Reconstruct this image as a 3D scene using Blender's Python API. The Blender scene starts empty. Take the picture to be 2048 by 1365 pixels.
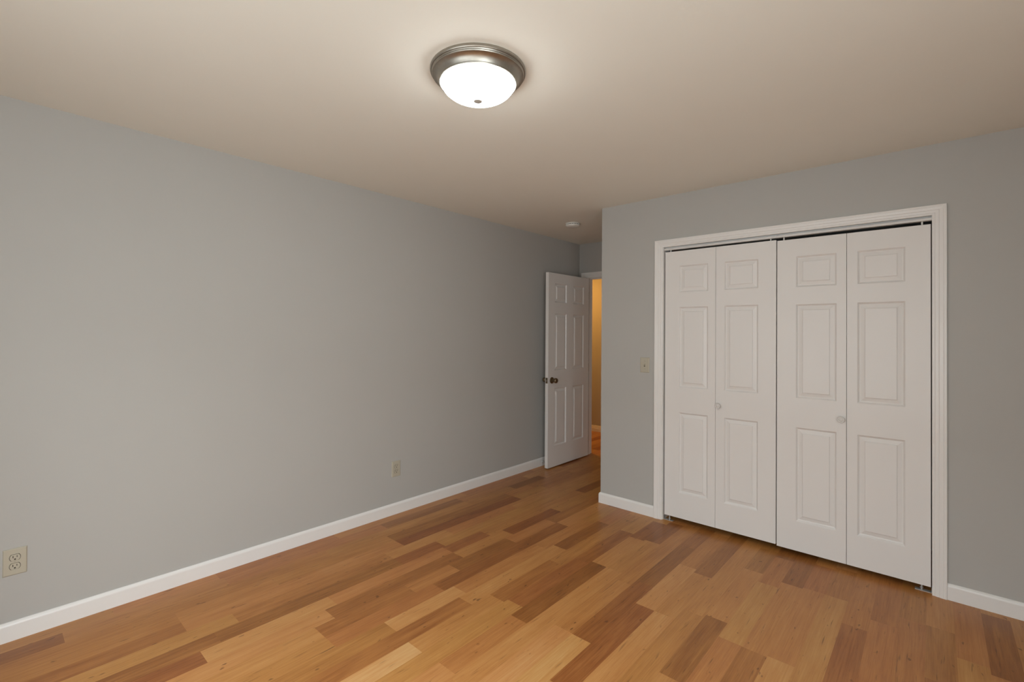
import bpy, bmesh, math, random
from mathutils import Matrix, Vector
R = math.radians
C = bpy.context.scene.collection
sc = bpy.context.scene

# ------------------------------------------------------------ camera, world, light, exposure
CAM = (3.09787, 0.0, 1.39654)
YAW, PITCH, ROLL = 0.7273764, 0.008731, 0.007065
FPX, SHY = 947.7518, -23.8905
fw = Vector((-math.sin(YAW)*math.cos(PITCH), math.cos(YAW)*math.cos(PITCH), math.sin(PITCH)))
rt = Vector((math.cos(YAW), math.sin(YAW), 0)); up = rt.cross(fw)
r2 = math.cos(ROLL)*rt + math.sin(ROLL)*up
u2 = -math.sin(ROLL)*rt + math.cos(ROLL)*up
cd = bpy.data.cameras.new('camera'); cam = bpy.data.objects.new('camera', cd); C.objects.link(cam)
cd.sensor_width = 36; cd.sensor_fit = 'HORIZONTAL'; cd.lens = FPX/2048*36; cd.shift_y = SHY/2048
cd.clip_start = .02
cam.matrix_world = Matrix(((r2.x, u2.x, -fw.x, CAM[0]), (r2.y, u2.y, -fw.y, CAM[1]), (r2.z, u2.z, -fw.z, CAM[2]), (0, 0, 0, 1)))
sc.camera = cam
w = bpy.data.worlds.new('sky'); sc.world = w; w.use_nodes = True
w.node_tree.nodes['Background'].inputs[0].default_value = (.75, .85, 1, 1)
w.node_tree.nodes['Background'].inputs[1].default_value = .25
def area(name, loc, rot, sx, sy, energy, col, spread=180):
    l = bpy.data.lights.new(name, 'AREA'); l.shape = 'RECTANGLE'; l.size = sx; l.size_y = sy
    l.energy = energy; l.color = col; l.spread = R(spread)
    o = bpy.data.objects.new(name, l); C.objects.link(o); o.location = loc; o.rotation_euler = rot
    return o
WX0, WX1, WZ0, WZ1, WY = 1.2, 3.3, .55, 1.72, -.65      # window in the back wall, behind the camera
SY0, SY1, SZ0, SZ1, XR = -.60, .50, .65, 1.95, 4.15       # unseen window added in the right wall to brighten the near left wall
DAY = (.93, 1, 1.02)
area('yard_daylight', ((WX0+WX1)/2, WY-.16, (WZ0+WZ1)/2), (R(90), 0, 0), WX1-WX0, WZ1-WZ0, 38, DAY)
area('sky_daylight', (2.35, -2.0, 2.75), (R(48), 0, 0), 4.6, 1.9, 360, DAY)
area('side_window_fill', (XR+.14, (SY0+SY1)/2, (SZ0+SZ1)/2), (R(90), 0, R(90)), SY1-SY0, SZ1-SZ0, 66, DAY)  # light source for the added, unseen side window
area('hall_fill', (2.25, 5.3, 1.2), (R(90), 0, R(90)), .8, 1.6, 2.5, DAY)  # added neutral fill inside the hall end
area('hall_lamp_light', (-.75, 5.2, 2.37), (0, 0, 0), .25, .25, 18, (1, .46, .09))
sc.view_settings.view_transform = 'Standard'; sc.view_settings.look = 'None'
sc.view_settings.gamma = 1; sc.view_settings.use_curve_mapping = False
sc.view_settings.exposure = -0.06
sc.cycles.use_denoising = True
sc.cycles.max_bounces = 10; sc.cycles.diffuse_bounces = 6
sc.cycles.sample_clamp_indirect = 6

# ------------------------------------------------------------ room dimensions (metres)
H, YC, XC, YB = 2.44, 3.4359, 1.0347, 4.6601      # ceiling, closet wall, alcove corner, door wall
YH = 5.875                              # far hall wall
BT, BH = .012, .085                               # baseboard
CT = .017                                         # casing thickness
XL, XE, ZC = 1.5049, 3.1509, 2.1077               # closet casing, outer edges
CW = .0605
DY = YC + .012                                    # face of the bifold doors

# ------------------------------------------------------------ materials
def mat(name, col, rough=.5, metal=0, spec=.5, emit=None, estr=0, noise=0, nscale=40, bump=0, bscale=200):
    m = bpy.data.materials.new(name); m.use_nodes = True
    nt = m.node_tree; b = nt.nodes['Principled BSDF']
    b.inputs['Base Color'].default_value = (*col, 1); b.inputs['Roughness'].default_value = rough
    b.inputs['Metallic'].default_value = metal; b.inputs['Specular IOR Level'].default_value = spec
    if emit: b.inputs['Emission Color'].default_value = (*emit, 1); b.inputs['Emission Strength'].default_value = estr
    tc = nt.nodes.new('ShaderNodeTexCoord')
    if noise:
        n = nt.nodes.new('ShaderNodeTexNoise'); n.inputs['Scale'].default_value = nscale; n.inputs['Detail'].default_value = 4
        nt.links.new(tc.outputs['Object'], n.inputs['Vector'])
        mx = nt.nodes.new('ShaderNodeMix'); mx.data_type = 'RGBA'
        mx.inputs[6].default_value = (*[c*(1-noise) for c in col], 1); mx.inputs[7].default_value = (*[min(1, c*(1+noise)) for c in col], 1)
        nt.links.new(n.outputs['Fac'], mx.inputs[0]); nt.links.new(mx.outputs[2], b.inputs['Base Color'])
    if bump:
        n2 = nt.nodes.new('ShaderNodeTexNoise'); n2.inputs['Scale'].default_value = bscale; n2.inputs['Detail'].default_value = 3
        nt.links.new(tc.outputs['Object'], n2.inputs['Vector'])
        bp = nt.nodes.new('ShaderNodeBump'); bp.inputs['Strength'].default_value = bump; bp.inputs['Distance'].default_value = .002
        nt.links.new(n2.outputs['Fac'], bp.inputs['Height']); nt.links.new(bp.outputs['Normal'], b.inputs['Normal'])
    return m
M = {
 'wall': mat('grey_wall_paint', (.457, .453, .434), .62, spec=.3, noise=.015, nscale=3, bump=.08, bscale=260),
 'ceiling': mat('white_ceiling_paint', (.785, .768, .70), .9, spec=.2, noise=.012, nscale=4, bump=.1, bscale=150),
 'hall': mat('hall_wall_paint', (.46, .452, .435), .6, spec=.3, noise=.015, nscale=3, bump=.08, bscale=260),
 'trim': mat('white_trim_paint', (.80, .79, .775), .32, spec=.5, noise=.01, nscale=6),
 'door': mat('white_door_paint', (.775, .76, .745), .4, spec=.45, noise=.01, nscale=5, bump=.05, bscale=120),
 'closet': mat('closet_paint', (.4, .38, .36), .8, spec=.2, noise=.02),
 'nickel': mat('aged_nickel', (.40, .375, .33), .42, metal=1, noise=.12, nscale=60),
 'bronze': mat('antique_brass', (.23, .185, .12), .3, metal=1, noise=.1, nscale=80),
 'satin': mat('satin_nickel', (.56, .54, .49), .5, metal=.35, noise=.04, nscale=60),
 'knob': mat('white_knob_enamel', (.68, .67, .65), .35, noise=.01),
 'steel': mat('galvanised_steel', (.52, .52, .51), .5, metal=.55, noise=.08, nscale=90),
 'track': mat('white_enamel', (.72, .71, .69), .35, noise=.01),
 'almond': mat('almond_plastic', (.465, .435, .35), .35, noise=.01),
 'slot': mat('dark_slot', (.02, .013, .008), .6, noise=.05),
 'plastic': mat('white_plastic', (.72, .71, .67), .4, noise=.01),
 'rubber': mat('white_rubber', (.6, .6, .58), .6, noise=.02),
 'shade': mat('frosted_glass', (.9, .88, .84), .3, emit=(.97, 1, .975), estr=24.0, noise=.01, nscale=12),
}
def glass():
    m = bpy.data.materials.new('window_glass'); m.use_nodes = True; nt = m.node_tree
    nt.nodes.clear(); o = nt.nodes.new('ShaderNodeOutputMaterial'); mx = nt.nodes.new('ShaderNodeMixShader')
    t = nt.nodes.new('ShaderNodeBsdfTransparent'); g = nt.nodes.new('ShaderNodeBsdfGlossy'); g.inputs['Roughness'].default_value = .02
    mx.inputs[0].default_value = .06
    nt.links.new(t.outputs[0], mx.inputs[1]); nt.links.new(g.outputs[0], mx.inputs[2]); nt.links.new(mx.outputs[0], o.inputs[0])
    return m
M['glass'] = glass()

def floor_mat():
    m = bpy.data.materials.new('cherry_laminate_planks'); m.use_nodes = True; nt = m.node_tree; L = nt.links
    b = nt.nodes['Principled BSDF']; b.inputs['Roughness'].default_value = .33; b.inputs['Specular IOR Level'].default_value = .36
    at = nt.nodes.new('ShaderNodeAttribute'); at.attribute_name = 'board'
    sp = nt.nodes.new('ShaderNodeSeparateColor'); L.new(at.outputs['Color'], sp.inputs[0])     # R tone, G seed, B hue
    tc = nt.nodes.new('ShaderNodeTexCoord')
    off = nt.nodes.new('ShaderNodeCombineXYZ')
    def math_(op, a, bb, clamp=False):
        n = nt.nodes.new('ShaderNodeMath'); n.operation = op; n.use_clamp = clamp
        for i, v in enumerate((a, bb)):
            if isinstance(v, (int, float)): n.inputs[i].default_value = v
            else: L.new(v, n.inputs[i])
        return n.outputs[0]
    L.new(math_('MULTIPLY', sp.outputs[1], 37.0), off.inputs[0]); L.new(math_('MULTIPLY', sp.outputs[2], 53.0), off.inputs[1])
    L.new(math_('MULTIPLY', sp.outputs[1], 91.0), off.inputs[2])
    va = nt.nodes.new('ShaderNodeVectorMath'); va.operation = 'ADD'
    L.new(tc.outputs['Object'], va.inputs[0]); L.new(off.outputs[0], va.inputs[1])
    def noise(scale, detail, dist=0, rough=.55):
        mp = nt.nodes.new('ShaderNodeMapping'); mp.vector_type = 'POINT'; mp.inputs['Scale'].default_value = scale
        L.new(va.outputs[0], mp.inputs[0]); n = nt.nodes.new('ShaderNodeTexNoise')
        n.inputs['Scale'].default_value = 1; n.inputs['Detail'].default_value = detail; n.inputs['Distortion'].default_value = dist
        n.inputs['Roughness'].default_value = rough
        L.new(mp.outputs[0], n.inputs['Vector']); return n.outputs['Fac']
    fine = noise((170, 4.5, 1), 6, .5, .68)
    band = noise((26, 1.6, 1), 4, 1.2)
    cloud = noise((9, 3.5, 1), 3, .6)
    fleck = noise((85, 6, 1), 2, .3)
    knot = noise((48, 19, 1), 1, .2)
    t = math_('ADD', sp.outputs[0], math_('MULTIPLY', math_('SUBTRACT', fine, .5), .55))
    t = math_('ADD', t, math_('MULTIPLY', math_('SUBTRACT', band, .5), .42))
    t = math_('ADD', t, math_('MULTIPLY', math_('SUBTRACT', cloud, .5), .26), True)
    cr = nt.nodes.new('ShaderNodeValToRGB'); L.new(t, cr.inputs[0])
    e = cr.color_ramp.elements
    e[0].position = .02; e[0].color = (.18, .061, .0135, 1); e[1].position = .98; e[1].color = (.61, .37, .155, 1)
    for pos, col in ((.22, (.275, .097, .024)), (.42, (.385, .156, .042)), (.58, (.465, .205, .06)), (.76, (.535, .264, .088))):
        q = e.new(pos); q.color = (*col, 1)
    # dark gum flecks and small knots of the printed cherry
    fl = nt.nodes.new('ShaderNodeMapRange'); L.new(fleck, fl.inputs[0]); fl.inputs[1].default_value = .66; fl.inputs[2].default_value = .76
    kn = nt.nodes.new('ShaderNodeMapRange'); L.new(knot, kn.inputs[0]); kn.inputs[1].default_value = .72; kn.inputs[2].default_value = .78
    k = math_('MULTIPLY', math_('MAXIMUM', fl.outputs[0], kn.outputs[0]), .6)
    mx = nt.nodes.new('ShaderNodeMix'); mx.data_type = 'RGBA'; L.new(k, mx.inputs[0]); L.new(cr.outputs[0], mx.inputs[6])
    mx.inputs[7].default_value = (.085, .028, .009, 1)
    # slight red / yellow drift from board to board
    hs = nt.nodes.new('ShaderNodeHueSaturation'); L.new(mx.outputs[2], hs.inputs['Color'])
    L.new(math_('ADD', math_('MULTIPLY', math_('SUBTRACT', sp.outputs[2], .5), .010), .5), hs.inputs['Hue'])
    L.new(hs.outputs[0], b.inputs['Base Color'])
    rr = nt.nodes.new('ShaderNodeMapRange'); L.new(fine, rr.inputs[0]); rr.inputs[3].default_value = .28; rr.inputs[4].default_value = .40
    L.new(rr.outputs[0], b.inputs['Roughness'])
    return m

# ------------------------------------------------------------ mesh helpers
def obj(name, bm, m, parent=None, bevel=0, smooth=False):
    bmesh.ops.recalc_face_normals(bm, faces=bm.faces[:])
    me = bpy.data.meshes.new(name); bm.to_mesh(me); bm.free()
    o = bpy.data.objects.new(name, me); C.objects.link(o); me.materials.append(M[m] if isinstance(m, str) else m)
    if parent: o.parent = parent
    if bevel:
        b = o.modifiers.new('bevel', 'BEVEL'); b.width = bevel; b.segments = 2; b.limit_method = 'ANGLE'; b.angle_limit = R(60)
    if smooth:
        for f in me.polygons: f.use_smooth = True
        e = o.modifiers.new('split', 'EDGE_SPLIT'); e.split_angle = R(38)
    return o
def tag(o, label, cat, group=None, kind=None):
    o['label'] = label; o['category'] = cat
    if group: o['group'] = group
    if kind: o['kind'] = kind
    return o
def empty(name, loc=(0, 0, 0)):
    o = bpy.data.objects.new(name, None); C.objects.link(o); o.location = loc; o.empty_display_size = .1
    return o
def copy_tree(o, parent=None):
    c = o.copy(); C.objects.link(c)
    if parent: c.parent = parent
    for ch in list(o.children): copy_tree(ch, c)
    return c
def box(bm, x0, x1, y0, y1, z0, z1):
    v = [bm.verts.new(p) for p in ((x0,y0,z0),(x1,y0,z0),(x1,y1,z0),(x0,y1,z0),(x0,y0,z1),(x1,y0,z1),(x1,y1,z1),(x0,y1,z1))]
    for f in ((0,3,2,1),(4,5,6,7),(0,1,5,4),(1,2,6,5),(2,3,7,6),(3,0,4,7)): bm.faces.new([v[i] for i in f])
    return bm
def NB(): return bmesh.new()
def lathe(bm, prof, n=48, axis='z', at=(0, 0, 0), closed=True):
    """prof: (radius, height) pairs spun about the axis"""
    def P(r, h, a):
        c, s = r*math.cos(a), r*math.sin(a)
        q = {'z': (c, s, h), 'y': (c, h, s), 'x': (h, c, s)}[axis]
        return (q[0]+at[0], q[1]+at[1], q[2]+at[2])
    rings = []
    for r, h in prof:
        rings.append([bm.verts.new(P(r, h, 2*math.pi*i/n)) for i in range(n)] if r > 1e-6 else [bm.verts.new(P(0, h, 0))])
    for a, b in zip(rings, rings[1:]):
        for i in range(n):
            j = (i+1) % n
            if len(a) == 1 and len(b) == 1: break
            if len(a) == 1: bm.faces.new((a[0], b[i], b[j]))
            elif len(b) == 1: bm.faces.new((a[i], a[j], b[0]))
            else: bm.faces.new((a[i], a[j], b[j], b[i]))
    if closed:
        for rg in (rings[0], rings[-1]):
            if len(rg) > 1: bm.faces.new(rg)
    return bm
def sweep(bm, prof, path, side=1):
    """prof (offset, z) swept along a level 2-D path with mitred corners; offset goes to the left (side=1) of the path"""
    n = len(path); nrm = []
    for i in range(n-1):
        d = (Vector(path[i+1])-Vector(path[i])).normalized(); nrm.append(Vector((-d.y, d.x))*side)
    secs = []
    for i in range(n):
        if i == 0: m = nrm[0]
        elif i == n-1: m = nrm[-1]
        else: m = (nrm[i-1]+nrm[i]); m = m/(1+nrm[i-1].dot(nrm[i]))
        secs.append([bm.verts.new((path[i][0]+m.x*o, path[i][1]+m.y*o, z)) for o, z in prof])
    k = len(prof)
    for a, b in zip(secs, secs[1:]):
        for i in range(k): bm.faces.new((a[i], a[(i+1) % k], b[(i+1) % k], b[i]))
    bm.faces.new(secs[0]); bm.faces.new(secs[-1][::-1])
    return bm
BBP = [(0, 0), (BT, 0), (BT, .068), (.0115, .0715), (.0095, .077), (.0065, .0815), (.0035, .0845), (0, BH)]
def casing(bm, xi0, xi1, zi, y, sgn, wd=CW, z0=0, hw=CW):
    """door casing round an opening; sgn -1 stands out towards -y"""
    prof = [(0, 0), (0, .008), (.003, .0095), (.010, .010), (.012, .0085), (.0145, .011), (.026, .0125), (.028, .0115),
            (.031, .0145), (.045, .0165), (.047, .0155), (.050, CT), (.058, CT), (wd, CT-.002), (wd, 0)]
    secs = []
    for kind in range(4):
        r = []
        for o, t in prof:
            x = xi0-o if kind < 2 else xi1+o
            z = z0 if kind in (0, 3) else zi+o*hw/wd
            r.append(bm.verts.new((x, y+sgn*t, z)))
        secs.append(r)
    k = len(prof)
    for a, b in zip(secs, secs[1:]):
        for i in range(k): bm.faces.new((a[i], a[(i+1) % k], b[(i+1) % k], b[i]))
    bm.faces.new(secs[0]); bm.faces.new(secs[-1][::-1])
    return bm
RP = [(0, 0), (.0025, -.0015), (.0062, -.0068), (.0095, -.0108), (.0135, -.0120), (.0345, -.0054), (.0372, -.0020), (.040, -.0012)]
def panel_slab(bm, u0, u1, v0, v1, panels, th, fmap, both=True):
    """slab with raised panels: grid of flat cells plus nested moulding rings in the panel cells"""
    us = sorted({u0, u1} | {p[0] for p in panels} | {p[1] for p in panels})
    vs = sorted({v0, v1} | {p[2] for p in panels} | {p[3] for p in panels})
    def isp(a, b, c, d): return any(p[0] <= a+1e-6 and b <= p[1]+1e-6 and p[2] <= c+1e-6 and d <= p[3]+1e-6 for p in panels)
    for face in ((0, 1), (1, -1)) if both else ((0, 1),):
        def P(u, v, dd): return fmap(u, v, dd if face[0] == 0 else -th-dd)
        for a, b in zip(us, us[1:]):
            for c, d in zip(vs, vs[1:]):
                if not isp(a, b, c, d): bm.faces.new([bm.verts.new(P(*q, 0)) for q in ((a, c), (b, c), (b, d), (a, d))])
        for a, b, c, d in panels:
            rings = [[bm.verts.new(P(x, y, z)) for x, y in ((a+o, c+o), (b-o, c+o), (b-o, d-o), (a+o, d-o))] for o, z in RP]
            for q, s in zip(rings, rings[1:]):
                for i in range(4): bm.faces.new((q[i], q[(i+1) % 4], s[(i+1) % 4], s[i]))
            bm.faces.new(rings[-1])
    f0 = [fmap(*q, 0) for q in ((u0, v0), (u1, v0), (u1, v1), (u0, v1))]
    f1 = [fmap(*q, -th) for q in ((u0, v0), (u1, v0), (u1, v1), (u0, v1))]
    for i in range(4):
        j = (i+1) % 4; bm.faces.new([bm.verts.new(q) for q in (f0[i], f0[j], f1[j], f1[i])])
    if not both: bm.faces.new([bm.verts.new(q) for q in f1])
    bmesh.ops.remove_doubles(bm, verts=bm.verts[:], dist=1e-5)
    return bm

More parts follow.
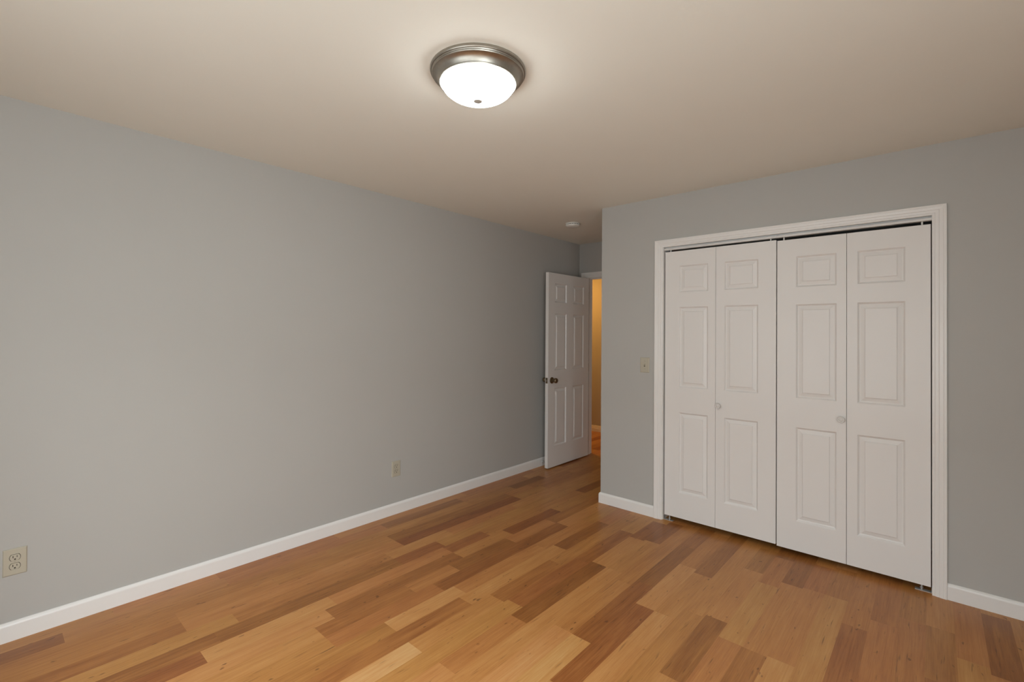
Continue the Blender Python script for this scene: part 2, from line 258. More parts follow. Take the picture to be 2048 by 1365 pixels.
# ------------------------------------------------------------ floor: one mesh, a face per board
ROWS = {-18:[(-0.26,0.58),(0.331,0.68),(0.867,0.58),(1.304,0.29),(1.694,0.59),(2.177,0.26),(2.531,0.41),(2.945,0.52),(3.574,0.43),(4.08,0.37),(4.735,0.45),(5.421,0.46),(5.95,0.48)],-17:[(-0.181,0.42),(0.241,0.63),(0.929,0.53),(1.405,0.46),(1.848,0.48),(2.409,0.26),(3.006,0.23),(3.643,0.57),(4.058,0.57),(4.428,0.29),(4.903,0.5),(5.528,0.49),(5.95,0.25)],-16:[(-0.111,0.63),(0.308,0.46),(0.987,0.5),(1.65,0.53),(2.038,0.69),(2.516,0.45),(3.197,0.22),(3.727,0.54),(4.196,0.66),(4.655,0.48),(5.285,0.62),(5.95,0.64)],-15:[(-0.338,0.52),(0.357,0.64),(0.719,0.67),(1.358,0.57),(1.759,0.61),(2.282,0.38),(2.888,0.43),(3.513,0.22),(3.994,0.28),(4.447,0.59),(5.014,0.47),(5.523,0.57),(5.95,0.5)],-14:[(-0.125,0.5),(0.265,0.65),(0.834,0.59),(1.247,0.53),(1.871,0.59),(2.496,0.52),(3.079,0.49),(3.675,0.53),(4.118,0.68),(4.803,0.51),(5.356,0.25),(5.95,0.48)],-13:[(-0.146,0.5),(0.431,0.48),(1.006,0.7),(1.499,0.46),(2.09,0.55),(2.621,0.65),(3.041,0.54),(3.558,0.62),(4.143,0.52),(4.766,0.6),(5.444,0.51),(5.95,0.64)],-12:[(-0.203,0.22),(0.365,0.39),(0.955,0.68),(1.65,0.39),(2.313,0.23),(2.726,0.42),(3.221,0.49),(3.786,0.57),(4.387,0.45),(4.879,0.54),(5.532,0.69),(5.95,0.55)],-11:[(-0.326,0.61),(0.215,0.55),(0.667,0.53),(1.164,0.61),(1.643,0.39),(2.127,0.6),(2.816,0.56),(3.453,0.61),(3.841,0.64),(4.38,0.51),(5.042,0.54),(5.95,0.53)],-10:[(-0.285,0.43),(0.408,0.53),(0.765,0.5),(1.215,0.5),(1.796,0.52),(2.16,0.45),(2.515,0.61),(2.95,0.58),(3.386,0.53),(3.989,0.48),(4.552,0.55),(5.204,0.7),(5.95,0.28)],-9:[(-0.173,0.48),(0.392,0.66),(0.904,0.52),(1.539,0.37),(1.977,0.57),(2.365,0.66),(2.72,0.56),(3.311,0.67),(3.962,0.55),(4.55,0.63),(5.004,0.23),(5.355,0.56),(5.95,0.69)],-8:[(-0.23,0.46),(0.312,0.6),(0.85,0.56),(1.484,0.27),(1.928,0.28),(2.51,0.23),(3.01,0.3),(3.606,0.21),(3.999,0.61),(4.682,0.7),(5.38,0.7),(5.95,0.39)],-7:[(-0.31,0.41),(0.258,0.26),(0.839,0.62),(1.209,0.56),(1.699,0.56),(2.2,0.52),(2.721,0.54),(3.202,0.21),(3.655,0.61),(4.182,0.6),(4.61,0.26),(5.049,0.5),(5.445,0.46),(5.95,0.57)],-6:[(-0.345,0.38),(0.124,0.62),(0.506,0.25),(1.015,0.59),(1.533,0.46),(2.069,0.62),(2.438,0.46),(2.938,0.44),(3.317,0.66),(3.741,0.67),(4.215,0.4),(4.891,0.64),(5.376,0.44),(5.95,0.51)],-5:[(-0.137,0.65),(0.394,0.65),(0.819,0.41),(1.203,0.22),(1.622,0.59),(2.14,0.45),(2.655,0.64),(3.118,0.51),(3.522,0.38),(4.176,0.52),(4.615,0.53),(5.228,0.63),(5.95,0.59)],-4:[(-0.258,0.54),(0.421,0.61),(0.93,0.38),(1.514,0.5),(1.948,0.37),(2.549,0.57),(2.926,0.59),(3.523,0.64),(4.037,0.46),(4.735,0.52),(5.169,0.63),(5.95,0.26)],-3:[(-0.282,0.57),(0.229,0.58),(0.723,0.2),(1.365,0.61),(2.044,0.62),(2.709,0.51),(3.224,0.63),(3.591,0.58),(3.958,0.54),(4.532,0.3),(4.95,0.66),(5.441,0.57),(5.95,0.53)],-2:[(-0.42,0.43),(0.501,0.42),(0.926,0.24),(1.402,0.56),(1.883,0.62),(2.238,0.52),(2.9,0.43),(3.298,0.51),(3.919,0.53),(4.314,0.25),(4.908,0.6),(5.491,0.46),(5.95,0.63)],-1:[(-0.204,0.54),(0.456,0.5),(0.916,0.55),(1.633,0.42),(2.805,0.54),(3.755,0.43),(4.26,0.68),(4.944,0.61),(5.444,0.28),(5.95,0.56)],0:[(-0.338,0.47),(0.269,0.25),(0.932,0.54),(1.946,0.45),(2.683,0.28),(3.536,0.45),(4.076,0.67),(4.435,0.3),(5.074,0.59),(5.95,0.55)],1:[(-0.323,0.49),(0.496,0.5),(1.476,0.46),(2.676,0.52),(3.214,0.44),(3.66,0.22),(4.104,0.57),(4.702,0.58),(5.204,0.51),(5.95,0.49)],2:[(-0.37,0.59),(0.656,0.5),(1.114,0.58),(1.866,0.52),(3.05,0.32),(3.36,0.5),(3.979,0.42),(4.668,0.55),(5.062,0.57),(5.485,0.2),(5.95,0.57)],3:[(-0.203,0.49),(0.656,0.35),(1.864,0.58),(3.05,0.19),(3.427,0.5),(3.874,0.4),(4.404,0.41),(5.038,0.69),(5.95,0.6)],4:[(-0.159,0.54),(0.844,0.59),(1.713,0.45),(2.202,0.64),(2.874,0.5),(3.389,0.61),(4.019,0.57),(4.405,0.61),(4.82,0.5),(5.407,0.58),(5.95,0.55)],5:[(-0.259,0.65),(0.736,0.28),(1.711,0.29),(2.042,0.27),(3.256,0.52),(3.84,0.56),(4.336,0.55),(4.956,0.4),(5.333,0.28),(5.95,0.61)],6:[(-0.184,0.65),(0.654,0.23),(1.234,0.73),(2.015,0.55),(2.358,0.3),(3.54,0.5),(3.919,0.22),(4.295,0.27),(4.98,0.52),(5.623,0.67),(5.95,0.57)],7:[(-0.269,0.22),(0.422,0.59),(1.168,0.67),(2.013,0.29),(2.476,0.52),(3.045,0.22),(3.487,0.48),(4.072,0.52),(4.65,0.46),(5.215,0.53),(5.95,0.7)],8:[(-0.209,0.47),(0.176,0.48),(1.065,0.61),(1.573,0.36),(1.892,0.5),(2.392,0.3),(2.84,0.5),(3.408,0.38),(3.902,0.39),(4.274,0.61),(4.848,0.62),(5.344,0.55),(5.95,0.64)],9:[(-0.344,0.46),(0.317,0.47),(1.065,0.5),(1.688,0.45),(2.848,0.25),(3.446,0.61),(3.993,0.52),(4.551,0.69),(5.017,0.21),(5.537,0.65),(5.95,0.47)],10:[(-0.286,0.59),(0.144,0.67),(0.773,0.2),(1.309,0.44),(1.75,0.72),(2.459,0.53),(3.017,0.54),(3.406,0.47),(3.971,0.26),(4.476,0.53),(5.107,0.7),(5.649,0.61),(5.95,0.24)],11:[(-0.389,0.71),(0.228,0.41),(0.769,0.5),(1.697,0.33),(2.532,0.59),(3.078,0.23),(3.523,0.45),(4.21,0.44),(4.733,0.54),(5.109,0.68),(5.464,0.6),(5.95,0.63)],12:[(-0.33,0.4),(0.195,0.69),(0.576,0.23),(1.3,0.85),(1.826,0.57),(2.352,0.35),(3.363,0.48),(4.01,0.59),(4.437,0.4),(5.039,0.4),(5.423,0.54),(5.95,0.42)],13:[(-0.315,0.38),(0.16,0.2),(0.778,0.53),(1.856,0.54),(2.476,0.32),(3.051,0.28),(3.423,0.53),(3.97,0.59),(4.348,0.39),(4.979,0.25),(5.359,0.51),(5.95,0.66)],14:[(-0.442,0.41),(0.18,0.59),(0.859,0.67),(1.308,0.66),(1.765,0.47),(2.511,0.2),(2.996,0.61),(3.359,0.24),(3.962,0.59),(4.445,0.46),(4.846,0.41),(5.537,0.47),(5.95,0.52)],15:[(-0.401,0.48),(0.182,0.28),(0.797,0.21),(1.281,0.59),(2.511,0.63),(3.017,0.56),(3.424,0.23),(3.78,0.6),(4.34,0.42),(4.717,0.54),(5.078,0.45),(5.458,0.45),(5.95,0.48)],16:[(-0.375,0.5),(0.316,0.67),(0.766,0.26),(1.849,0.72),(2.425,0.53),(3.437,0.46),(3.916,0.55),(4.421,0.47),(4.82,0.25),(5.426,0.39),(5.95,0.68)],17:[(-0.447,0.41),(0.079,0.57),(0.537,0.57),(1.129,0.53),(1.847,0.75),(2.489,0.25),(3.104,0.22),(3.489,0.31),(4.156,0.6),(4.756,0.64),(5.451,0.53),(5.95,0.64)],18:[(-0.423,0.51),(0.001,0.59),(0.675,0.53),(1.155,0.51),(1.542,0.6),(2.279,0.25),(2.846,0.69),(3.438,0.5),(3.961,0.61),(4.509,0.21),(4.89,0.54),(5.371,0.48),(5.95,0.5)],19:[(-0.4,0.23),(0.241,0.64),(0.649,0.44),(1.206,0.59),(2.28,0.67),(2.801,0.57),(3.669,0.28),(4.227,0.56),(4.836,0.56),(5.345,0.69),(5.95,0.57)],20:[(-0.223,0.26),(0.168,0.66),(0.673,0.57),(1.356,0.27),(2.394,0.49),(3.529,0.57),(4.086,0.21),(4.598,0.66),(5.137,0.3),(5.95,0.46)],21:[(-0.269,0.55),(0.135,0.46),(0.595,0.57),(0.976,0.55),(1.55,0.56),(1.882,0.6),(2.421,0.28),(3.056,0.58),(3.418,0.38),(3.83,0.46),(4.239,0.59),(4.79,0.21),(5.233,0.55),(5.95,0.43)],22:[(-0.218,0.56),(0.22,0.48),(0.608,0.49),(1.254,0.58),(1.824,0.62),(2.287,0.5),(2.945,0.63),(3.349,0.45),(3.94,0.23),(4.326,0.64),(4.941,0.37),(5.631,0.52),(5.95,0.52)],23:[(-0.359,0.59),(0.3,0.46),(0.901,0.6),(1.394,0.23),(1.807,0.28),(2.284,0.4),(3.028,0.54),(3.555,0.25),(3.93,0.5),(4.478,0.52),(5.067,0.54),(5.95,0.54)],24:[(-0.41,0.56),(0.169,0.66),(0.672,0.48),(1.181,0.5),(1.84,0.41),(2.293,0.75),(3.044,0.57),(3.403,0.42),(4.074,0.54),(4.673,0.21),(5.042,0.66),(5.547,0.61),(5.95,0.48)],25:[(-0.19,0.5),(0.302,0.67),(0.699,0.42),(1.381,0.24),(1.813,0.39),(2.195,0.53),(3.044,0.61),(3.44,0.42),(4.027,0.66),(4.481,0.51),(5.075,0.62),(5.468,0.23),(5.95,0.6)],26:[(-0.155,0.64),(0.294,0.46),(0.745,0.59),(1.24,0.4),(1.658,0.61),(2.178,0.4),(2.801,0.36),(3.578,0.49),(4.16,0.58),(4.717,0.53),(5.323,0.58),(5.95,0.67)],27:[(-0.171,0.43),(0.407,0.63),(1.027,0.45),(1.564,0.6),(2.172,0.47),(2.929,0.49),(3.618,0.4),(4.051,0.57),(4.536,0.7),(5.112,0.22),(5.544,0.27),(5.95,0.59)],28:[(-0.246,0.44),(0.234,0.61),(0.866,0.68),(1.528,0.63),(1.93,0.25),(2.346,0.38),(3.052,0.46),(3.484,0.42),(3.988,0.55),(4.52,0.28),(5.115,0.61),(5.95,0.61)],29:[(-0.222,0.6),(0.198,0.27),(0.619,0.59),(1.0,0.41),(1.362,0.23),(1.967,0.54),(2.587,0.29),(3.057,0.38),(3.638,0.57),(4.064,0.59),(4.466,0.23),(4.999,0.44),(5.95,0.64)],30:[(-0.129,0.58),(0.536,0.64),(1.136,0.57),(1.557,0.58),(2.145,0.22),(2.841,0.6),(3.394,0.51),(4.038,0.51),(4.636,0.54),(5.037,0.47),(5.577,0.65),(5.95,0.27)],31:[(-0.205,0.6),(0.437,0.52),(1.097,0.52),(1.45,0.27),(1.929,0.53),(2.479,0.51),(2.791,0.55),(3.376,0.25),(3.786,0.56),(4.478,0.22),(4.931,0.56),(5.469,0.38),(5.95,0.67)],32:[(-0.417,0.64),(-0.006,0.54),(0.617,0.51),(1.239,0.64),(1.857,0.67),(2.221,0.64),(2.647,0.47),(3.484,0.5),(3.991,0.3),(4.522,0.53),(5.079,0.29),(5.531,0.22),(5.95,0.7)],33:[(-0.132,0.3),(0.342,0.25),(0.727,0.53),(1.317,0.57),(1.993,0.57),(2.443,0.5),(3.104,0.58),(3.631,0.61),(4.139,0.63),(4.744,0.51),(5.117,0.54),(5.574,0.49),(5.95,0.56)],34:[(-0.167,0.24),(0.198,0.26),(0.793,0.21),(1.171,0.64),(1.673,0.37),(2.182,0.44),(2.717,0.61),(3.206,0.56),(3.852,0.41),(4.551,0.56),(5.054,0.49),(5.95,0.7)],35:[(-0.317,0.6),(0.294,0.66),(0.769,0.39),(1.263,0.65),(1.703,0.57),(2.372,0.6),(2.822,0.22),(3.24,0.52),(3.764,0.62),(4.124,0.28),(4.581,0.48),(5.052,0.2),(5.577,0.5),(5.95,0.37)],36:[(-0.267,0.47),(0.193,0.5),(0.554,0.28),(0.942,0.64),(1.379,0.26),(1.999,0.67),(2.672,0.53),(3.111,0.45),(3.568,0.52),(4.17,0.58),(4.788,0.58),(5.436,0.68),(5.95,0.57)],37:[(-0.279,0.67),(0.083,0.45),(0.485,0.62),(0.921,0.47),(1.487,0.28),(2.097,0.64),(2.63,0.48),(3.202,0.58),(3.604,0.26),(4.024,0.26),(4.405,0.39),(4.987,0.57),(5.632,0.39),(5.95,0.38)],38:[(-0.14,0.61),(0.418,0.46),(0.988,0.64),(1.547,0.6),(2.088,0.27),(2.662,0.6),(3.195,0.23),(3.741,0.57),(4.366,0.53),(4.881,0.61),(5.349,0.41),(5.95,0.61)],39:[(-0.118,0.62),(0.24,0.52),(0.781,0.4),(1.187,0.58),(1.632,0.65),(2.225,0.57),(2.786,0.53),(3.269,0.46),(3.757,0.41),(4.419,0.59),(4.791,0.56),(5.156,0.63),(5.95,0.48)],40:[(-0.242,0.63),(0.391,0.68),(1.065,0.69),(1.714,0.43),(2.339,0.62),(2.953,0.41),(3.471,0.63),(4.105,0.59),(4.61,0.57),(5.043,0.68),(5.95,0.21)]}
rng = random.Random(11)
fb = NB(); lay = fb.loops.layers.float_color.new('board')
X0, BWD, Y0 = .097, .1025, -.8
for r, segs in ROWS.items():
    xa = X0+r*BWD; ya = Y0
    for ye, tone in segs:
        f = fb.faces.new([fb.verts.new(q) for q in ((xa, ya, 0), (xa+BWD, ya, 0), (xa+BWD, ye, 0), (xa, ye, 0))])
        c = (tone, rng.random(), rng.random(), 1)
        for l in f.loops: l[lay] = c
        ya = ye
xmin = X0+min(ROWS)*BWD; xmax = X0+(max(ROWS)+1)*BWD
vb = box(fb, xmin, xmax, Y0, 5.95, -.06, -.004)
for f in fb.faces:
    if len({round(v.co.z, 3) for v in f.verts} - {0.0}) > 0:
        for l in f.loops: l[lay] = (.3, .5, .5, 1)
bmesh.ops.recalc_face_normals(fb, faces=fb.faces[:])
for f in fb.faces:
    if all(abs(v.co.z) < 1e-6 for v in f.verts) and f.normal.z < 0: f.normal_flip()
me = bpy.data.meshes.new('floor'); fb.to_mesh(me); fb.free()
fo = bpy.data.objects.new('floor', me); C.objects.link(fo); me.materials.append(floor_mat())
tag(fo, 'floor of cherry laminate planks in mixed light and dark boards', 'floor', kind='structure')

def struct(name, bm, m, label, cat, parent=None, bevel=0):
    return tag(obj(name, bm, m, parent, bevel), label, cat, kind='structure')

# ------------------------------------------------------------ shell
struct('ceiling', box(NB(), xmin, xmax, Y0, 5.95, H, H+.08), 'ceiling', 'flat white painted ceiling over the room', 'ceiling')
struct('wall_left', box(NB(), -.115, 0, WY-.12, YB, 0, H), 'wall', 'long plain grey wall with two outlets', 'wall')
b = NB()
box(b, XR, XR+.1, WY-.12, SY0, 0, H); box(b, XR, XR+.1, SY1, YC+.7, 0, H)
box(b, XR, XR+.1, SY0, SY1, 0, SZ0); box(b, XR, XR+.1, SY0, SY1, SZ1, H)
struct('wall_right', b, 'wall', 'grey wall on the right side outside the view', 'wall')
b = NB()
box(b, -.115, WX0, WY-.12, WY, 0, H); box(b, WX1, XR+.1, WY-.12, WY, 0, H)
box(b, WX0, WX1, WY-.12, WY, 0, WZ0); box(b, WX0, WX1, WY-.12, WY, WZ1, H)
struct('wall_back', b, 'wall', 'grey window wall behind the camera', 'wall')
JL, JR, JH = XL+CW+.005, XE-CW+.001, ZC-.052     # closet jamb faces
JT = .018
b = NB()
box(b, XC, JL-JT, YC, YC+.115, 0, H)
box(b, JR+JT, XR+.1, YC, YC+.115, 0, H)
box(b, JL-JT, JR+JT, YC, YC+.115, JH+JT, H)
box(b, XC, XC+.115, YC+.115, YB, 0, H)
bmesh.ops.remove_doubles(b, verts=b.verts[:], dist=1e-5)
struct('wall_front', b, 'wall', 'grey closet wall ending in an outside corner beside the entry', 'wall')
b = NB()
box(b, XC+.115, XR+.1, YC+.7, YC+.78, 0, H)
struct('wall_closet', b, 'closet', 'back wall inside the closet', 'wall')
# door wall with the entry opening
EX0, EX1, EZ = .105, .873, 2.036
b = NB()
box(b, -1.7, EX0-JT, YB, YB+.115, 0, H); box(b, EX1+JT, 2.4, YB, YB+.115, 0, H); box(b, EX0-JT, EX1+JT, YB, YB+.115, EZ+JT, H)
struct('wall_far', b, 'wall', 'grey wall above the entry door at the end of the alcove', 'wall')
struct('wall_hall', box(NB(), -1.7, 2.4, YH, YH+.1, 0, H), 'hall', 'hall wall seen through the open doorway in warm lamp light', 'wall')
struct('wall_hall_left', box(NB(), -1.75, -1.65, YB+.115, YH, 0, H), 'hall', 'end wall of the hall on the left, out of sight', 'wall')
struct('wall_hall_right', box(NB(), 2.3, 2.4, YB+.115, YH, 0, H), 'hall', 'end wall of the hall on the right, out of sight', 'wall')

# window in the back wall (behind the camera, it lights the room)
def window(name, label, loc, rot, w_, wh):
    wn = empty(name, loc); wn.rotation_euler = (0, 0, rot); tag(wn, label, 'window', kind='structure')
    wx = w_/2; b = NB()
    box(b, -wx, wx, -.1, -.02, 0, .05); box(b, -wx, wx, -.1, -.02, wh-.05, wh)
    box(b, -wx, -wx+.05, -.1, -.02, .05, wh-.05); box(b, wx-.05, wx, -.1, -.02, .05, wh-.05); box(b, -.025, .025, -.1, -.02, .05, wh-.05)
    obj('window_frame', b, 'trim', wn)
    obj('window_pane', box(NB(), -wx+.05, -.025, -.062, -.058, .05, wh-.05), 'glass', wn)
    obj('window_pane', box(NB(), .025, wx-.05, -.062, -.058, .05, wh-.05), 'glass', wn)
    obj('window_sill', box(NB(), -wx-.05, wx+.05, -.02, .06, -.03, 0), 'trim', wn)
window('window_1', 'white framed window in the wall behind the camera', ((WX0+WX1)/2, WY, WZ0), 0, WX1-WX0, WZ1-WZ0)
window('window_2_added', 'white framed window added in the right wall for its light, outside the view', (XR, (SY0+SY1)/2, SZ0), R(90), SY1-SY0, SZ1-SZ0)

# baseboards
struct('baseboard_left', sweep(NB(), BBP, [(0, YB), (0, WY)], 1), 'trim', 'white baseboard along the long grey wall', 'baseboard')
struct('baseboard_front', sweep(NB(), BBP, [(XL, YC), (XC, YC), (XC, YB)], 1), 'trim', 'short white baseboard wrapping the outside wall corner left of the closet', 'baseboard')
struct('baseboard_right', sweep(NB(), BBP, [(XR, WY), (XR, YC), (XE, YC)], 1), 'trim', 'white baseboard right of the closet casing', 'baseboard')
HP = [(0, 0), (.014, 0), (.014, .045), (.011, .05), (.011, .062), (.008, .07), (.008, .078), (.004, BH), (0, BH)]
struct('baseboard_hall', sweep(NB(), HP, [(2.3, YH), (-1.65, YH)], 1), 'trim', 'white baseboard on the far hall wall', 'baseboard')

# closet casing and jamb
tr = struct('trim_1', casing(NB(), XL+CW, XE-CW, ZC-.0545, YC, -1, hw=.0545), 'trim', 'white moulded casing around the closet opening', 'trim')
b = NB()
box(b, JL-JT, JL, YC, YC+.115, 0, JH); box(b, JR, JR+JT, YC, YC+.115, 0, JH); box(b, JL-JT, JR+JT, YC, YC+.115, JH, JH+JT)
obj('jamb', b, 'trim', tr)
# entry casing and jamb with stop
tr2 = struct('trim_2', casing(NB(), EX0-.010, EX1+.005, EZ+.005, YB, -1), 'trim', 'white moulded casing around the entry door opening', 'trim')
b = NB()
box(b, EX0-JT, EX0, YB, YB+.115, 0, EZ); box(b, EX1, EX1+JT, YB, YB+.115, 0, EZ); box(b, EX0-JT, EX1+JT, YB, YB+.115, EZ, EZ+JT)
box(b, EX0, EX0+.009, YB+.037, YB+.07, 0, EZ); box(b, EX1-.011, EX1, YB+.037, YB+.07, 0, EZ); box(b, EX0+.009, EX1-.011, YB+.037, YB+.07, EZ-.011, EZ)
obj('jamb', b, 'trim', tr2)

# ------------------------------------------------------------ entry door, standing open along the left wall
d1 = empty('door_1', (.111, 4.633, .013)); tag(d1, 'white six-panel entry door standing open along the grey wall', 'door', kind='structure')
OX, OY, OZ = .111, 4.633, .013
def emap(u, v, wd): return (.037+wd, u-OY, v-OZ)       # u = world y, v = world z, outward = +x
cols = ((3.985, 4.198), (4.318, 4.53)); rws = ((.228, .826), (1.012, 1.606), (1.722, 1.922))
obj('door_panel', panel_slab(NB(), 3.875, 4.633, .013, 2.027, [(a, b_, c, d) for a, b_ in cols for c, d in rws], .037, emap), 'door', d1, bevel=.0015)
KY, KZ = 3.936-OY, .912-OZ
kp = [(.0, .0), (.0325, .0), (.0335, .003), (.032, .0075), (.024, .0105), (.0175, .013), (.0165, .020), (.0175, .028), (.0215, .035), (.0255, .044), (.0268, .054), (.0258, .061), (.022, .0655), (.019, .0645), (.017, .0655), (.006, .0668), (0, .0668)]
def flip(pr, s, o): return [(r, o+s*h) for r, h in pr]
k1 = obj('door_knob', lathe(NB(), flip(kp, 1, .037), 32, 'x', (0, KY, KZ), False), 'bronze', d1, smooth=True)
k1['label'] = 'antique brass knob on the room side'
k2 = obj('door_knob', lathe(NB(), flip(kp, -1, 0), 32, 'x', (0, KY, KZ), False), 'bronze', d1, smooth=True)
k2['label'] = 'knob on the wall side of the door'
lp = obj('latch_plate', box(NB(), .006, .031, 3.8735-OY, 3.8755-OY, KZ-.029, KZ+.029), 'bronze', d1, bevel=.0005)
obj('latch_bolt', box(NB(), .012, .025, 3.865-OY, 3.8736-OY, KZ-.008, KZ+.008), 'nickel', lp, bevel=.001)
for z in (.18, 1.0, 1.82):
    b = NB(); lathe(b, [(.006, z-.045), (.006, z+.045)], 16, 'z', (.004, .012, 0)); box(b, .004, .0375, .0005, .003, z-.044, z+.044)
    obj('hinge', b, 'nickel', d1)

# spring door stop on the baseboard behind the door edge
ds = empty('door_stop', (BT, 3.965, .045)); tag(ds, 'small spring door stop on the baseboard behind the open entry door', 'door stop')
obj('stop_base', lathe(NB(), [(0, 0), (.011, 0), (.011, .004), (.007, .008), (0, .008)], 20, 'x', (0, 0, 0), False), 'steel', ds, smooth=True)
b = NB()
n = 14*16; prev = None; first = None
for i in range(n+1):
    a = 2*math.pi*i/16; x = .008+.06*i/n; c = Vector((x, .006*math.cos(a), .006*math.sin(a)))
    rad = Vector((0, math.cos(a), math.sin(a))); ring = [b.verts.new(c+rad*(.0013*math.cos(q))+Vector((.0013*math.sin(q), 0, 0))) for q in (0, 1.571, 3.1416, 4.712)]
    if prev:
        for j in range(4): b.faces.new((prev[j], prev[(j+1) % 4], ring[(j+1) % 4], ring[j]))
    else: b.faces.new(ring)
    prev = ring
b.faces.new(prev)
obj('spring', b, 'steel', ds)
obj('rubber_tip', lathe(NB(), [(0, .066), (.007, .066), (.0075, .080), (.0055, .0835), (0, .0835)], 20, 'x', (0, 0, 0), False), 'rubber', ds, smooth=True)

# ------------------------------------------------------------ bifold closet doors
TH = .034
def bifold(name, label, leaves, knob):
    x0 = leaves[0][0]
    d = empty(name, (x0, DY, 0)); tag(d, label, 'door', kind='structure')
    hx = leaves[0][1]+.001-x0
    for (xa, xb, pa, pb, z0, z1) in leaves:
        dz = z0-.036
        pr = [(pa, pb, .222+dz, .816+dz), (pa, pb, 1.0+dz, 1.596+dz), (pa, pb, 1.704+dz, 1.902+dz)]
        def bmap(u, v, wd): return (u-x0, -wd, v)
        lf = obj('door_leaf', panel_slab(NB(), xa, xb, z0, z1, pr, TH, bmap), 'door', d, bevel=.0018)
        if knob[0] > xa and knob[0] < xb:
            kx, kz = knob[0]-x0, knob[1]
            kpf = [(.0, .0), (.011, .0), (.0095, .004), (.0095, .009), (.014, .0125), (.0185, .017), (.0195, .0205), (.0185, .024), (.0165, .0255), (.0140, .0248), (.0125, .0242), (.009, .0262), (.004, .0274), (0, .0276)]
            obj('door_knob', lathe(NB(), [(r, -h) for r, h in kpf], 36, 'y', (kx, 0, kz), False), 'knob', lf, smooth=True)
    a, bb = leaves
    for px, lz in ((a[0]+.035, a[5]), (bb[1]-.036, bb[5])):
        obj('pivot_pin', lathe(NB(), [(.0045, lz-.002), (.0045, JH-.0254)], 14, 'z', (px-x0, TH/2, 0)), 'plastic', d, smooth=True)
    for z in (.3, 1.02, 1.75):
        b = NB(); lathe(b, [(.004, z-.035), (.004, z+.035)], 12, 'z', (hx, TH+.003, 0)); box(b, hx-.02, hx+.02, TH, TH+.0015, z-.034, z+.034)
        obj('hinge', b, 'steel', d)
    return d
bifold('door_2', 'left white bifold closet door, two panelled leaves with a knob beside the middle fold', [(1.580, 1.9485, 1.686, 1.897, .040, 2.0165), (1.9505, 2.3305, 2.007, 2.224, .040, 2.0165)], (1.972, .9005))
bifold('door_3', 'right white bifold closet door, two panelled leaves hanging slightly lower', [(2.3365, 2.707, 2.443, 2.659, .033, 2.0095), (2.7095, 3.0855, 2.760, 2.979, .033, 2.0095)], (2.683, .8935))
# head track, two lengths butted at the middle
def track(x0, x1, label):
    b = NB()
    pts = [(.032, JH), (.032, JH-.010), (.003, JH-.0125), (.003, JH-.0255), (.036, JH-.0255), (.036, JH)]
    A = [b.verts.new((0, y-.020, z-JH)) for y, z in pts]; B = [b.verts.new((x1-x0, y-.020, z-JH)) for y, z in pts]
    for i in range(6): b.faces.new((A[i], A[(i+1) % 6], B[(i+1) % 6], B[i]))
    b.faces.new(A[::-1]); b.faces.new(B)
    o = obj('closet_track', b, 'track'); o.location = (x0, DY+.012, JH)
    return tag(o, label, 'door track')
track(JL+.001, 2.332, 'left length of white metal head track above the left bifold door')
track(2.3335, JR-.001, 'right length of white metal head track above the right bifold door')
def bracket(x, s, label):
    t = empty('pivot_bracket', (x, DY+.014, 0)); tag(t, label, 'bracket')
    b = NB(); box(b, 0, s*.072, -.012, .014, 0, .003); box(b, 0, s*.003, -.012, .014, .003, .03)
    obj('bracket_plate', b, 'steel', t)
    lz = .0398 if s > 0 else .0328
    obj('pivot_pin', lathe(NB(), [(.0045, .003), (.0045, .012), (.0075, .013), (.0075, .018), (.004, .019), (.004, lz)], 16, 'z', (s*.044, 0, 0)), 'steel', t, smooth=True)
bracket(JL+.0005, 1, 'small metal pivot bracket on the floor at the left closet jamb')
bracket(JR-.0005, -1, 'small metal pivot bracket on the floor at the right closet jamb')

# ------------------------------------------------------------ ceiling light
LX, LY = 1.742, 1.3095
cl = empty('ceiling_light', (LX, LY, H)); tag(cl, 'round flush ceiling light with glowing frosted dome and aged nickel rim', 'ceiling light')
pan = [(0, 0), (.188, 0), (.1895, -.003), (.1895, -.010), (.187, -.013), (.183, -.0135), (.1815, -.017), (.1825, -.020), (.181, -.0235), (.1775, -.0245),
       (.170, -.027), (.163, -.033), (.1575, -.042), (.155, -.0475), (.1565, -.050), (.155, -.0535), (.151, -.054), (.1495, -.050), (.1495, -.042), (0, -.040)]
obj('canopy', lathe(NB(), pan, 96, 'z', (0, 0, 0), False), 'nickel', cl, smooth=True)
dome = [(.1450, -.043), (.1455, -.050)]
for i in range(1, 19):
    a = i/18*math.pi/2
    dome.append((.1455*math.cos(a)**1.08 if i < 18 else 0, -.050-.069*math.sin(a)))
obj('glass_shade', lathe(NB(), dome, 96, 'z', (0, 0, 0), False), 'shade', cl, smooth=True)
fin = [(0, -.1165), (.0165, -.117), (.0173, -.119), (.0168, -.1215), (.0125, -.1235), (.006, -.1242), (0, -.1243)]
obj('finial', lathe(NB(), fin, 32, 'z', (0, 0, 0), False), 'satin', cl, smooth=True)

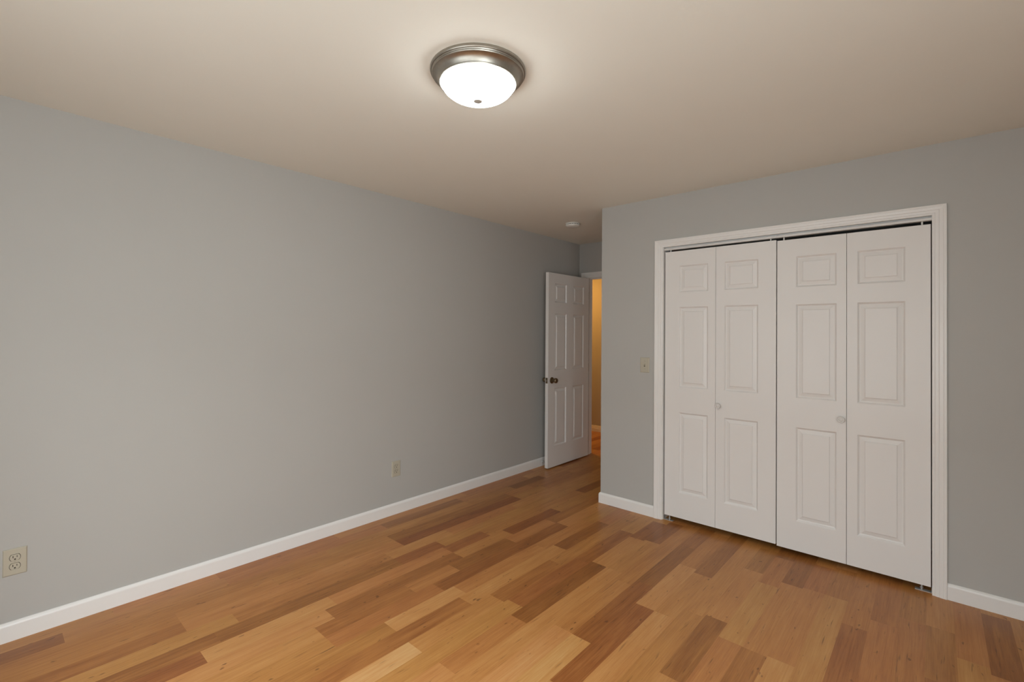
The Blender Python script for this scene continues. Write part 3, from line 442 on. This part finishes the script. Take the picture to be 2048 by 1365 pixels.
# ------------------------------------------------------------ smoke detector
sd = empty('smoke_detector', (.545, 3.722, H)); tag(sd, 'small round white smoke detector on the alcove ceiling', 'smoke detector')
obj('mounting_base', lathe(NB(), [(0, 0), (.066, 0), (.068, -.004), (.066, -.009), (.060, -.010), (0, -.010)], 48, 'z', (0, 0, 0), False), 'plastic', sd, smooth=True)
obj('vent_band', lathe(NB(), [(0, -.010), (.058, -.010), (.058, -.015), (0, -.015)], 48, 'z', (0, 0, 0), False), 'slot', sd, smooth=True)
b = NB(); lathe(b, [(0, -.015), (.064, -.015), (.066, -.018), (.064, -.027), (.055, -.033), (.022, -.035), (.020, -.0335), (0, -.0335)], 48, 'z', (0, 0, 0), False)
for i in range(16):
    a = 2*math.pi*i/16; m_ = Matrix.Rotation(a, 4, 'Z'); q = NB(); box(q, .0575, .064, -.003, .003, -.0155, -.0095); q.transform(m_)
    t_ = bpy.data.meshes.new('t'); q.to_mesh(t_); q.free(); b.from_mesh(t_); bpy.data.meshes.remove(t_)
obj('cover', b, 'plastic', sd, smooth=True)

# ------------------------------------------------------------ outlets and switch (built facing -y, plate in x/z)
def plate_mesh(w_, h_, t=.006):
    b = NB(); r = .004
    secs = []
    for ins, d in ((0, 0), (0, .0025), (.0015, .0045), (.004, t)):
        secs.append([b.verts.new((sx*(w_/2-ins), -d, sz*(h_/2-ins))) for sx, sz in ((-1, -1), (1, -1), (1, 1), (-1, 1))])
    for p_, q in zip(secs, secs[1:]):
        for i in range(4): b.faces.new((p_[i], p_[(i+1) % 4], q[(i+1) % 4], q[i]))
    b.faces.new(secs[0][::-1]); b.faces.new(secs[-1]); return b
def outlet_proto():
    t = empty('wall_outlet')
    obj('wall_plate', plate_mesh(.077, .119), 'almond', t)
    for z in (.0195, -.0195):
        b = NB(); pts = []
        for i in range(40):
            a = 2*math.pi*i/40; x = .0172*math.cos(a); zz = .0172*math.sin(a); pts.append((x, max(-.0138, min(.0138, zz))))
        A = [b.verts.new((x, -.0055, z+q)) for x, q in pts]; B = [b.verts.new((x*.97, -.0085, z+q*.97)) for x, q in pts]
        for i in range(40): b.faces.new((A[i], A[(i+1) % 40], B[(i+1) % 40], B[i]))
        b.faces.new(A[::-1]); b.faces.new(B)
        r_ = obj('receptacle', b, 'almond', t)
        g = NB(); lathe(g, [(.0190, -.0049), (.0190, -.0062)], 32, 'y', (0, 0, z))
        for v in g.verts: v.co.z = max(z-.0146, min(z+.0146, v.co.z))
        obj('shadow_gap', g, M['slot'], r_).scale = (.97, 1, 1)
        box_ = NB(); box(box_, -.0076, -.0052, -.0092, -.0084, z-.001, z+.0085); obj('slot', box_, 'slot', r_)
        box_ = NB(); box(box_, .0052, .0074, -.0092, -.0084, z+.0005, z+.0078); obj('slot', box_, 'slot', r_)
        box_ = NB(); lathe(box_, [(.0030, -.0084), (.0030, -.0092)], 16, 'y', (0, 0, z-.0072)); obj('slot', box_, 'slot', r_)
    obj('screw', lathe(NB(), [(0, -.0078), (.0025, -.0074), (.0033, -.0062), (.0033, -.005)], 16, 'y', (0, 0, 0), False), 'almond', t, smooth=True)
    return t
o1 = outlet_proto(); o1.location = (0, .1175, .351); o1.rotation_euler = (0, 0, R(90))
tag(o1, 'almond duplex wall outlet at the near end of the long grey wall', 'outlet', 'outlets on the long grey wall')
o2 = copy_tree(o1); o2.location = (0, 2.145, .346)
tag(o2, 'almond duplex wall outlet farther along the grey wall toward the door', 'outlet', 'outlets on the long grey wall')
sw = empty('light_switch', (1.4235, YC, 1.157)); tag(sw, 'almond toggle light switch on the grey wall left of the closet', 'light switch')
obj('wall_plate', plate_mesh(.076, .117), 'almond', sw)
tg = obj('toggle', box(NB(), -.0048, .0048, -.0085, -.005, -.0118, .0118), 'almond', sw)
b = NB(); box(b, -.0042, .0042, -.021, -.006, -.004, .004); b.transform(Matrix.Rotation(R(-24), 4, 'X')); obj('lever', b, 'almond', tg, bevel=.001)
b = NB(); box(b, -.0048, .0048, -.0091, -.0084, -.0118, -.0055); obj('slot', b, 'slot', tg)
for z in (.030, -.030):
    obj('screw', lathe(NB(), [(0, -.0082), (.0025, -.0078), (.0033, -.0066), (.0033, -.005)], 16, 'y', (0, 0, z), False), 'almond', sw, smooth=True)
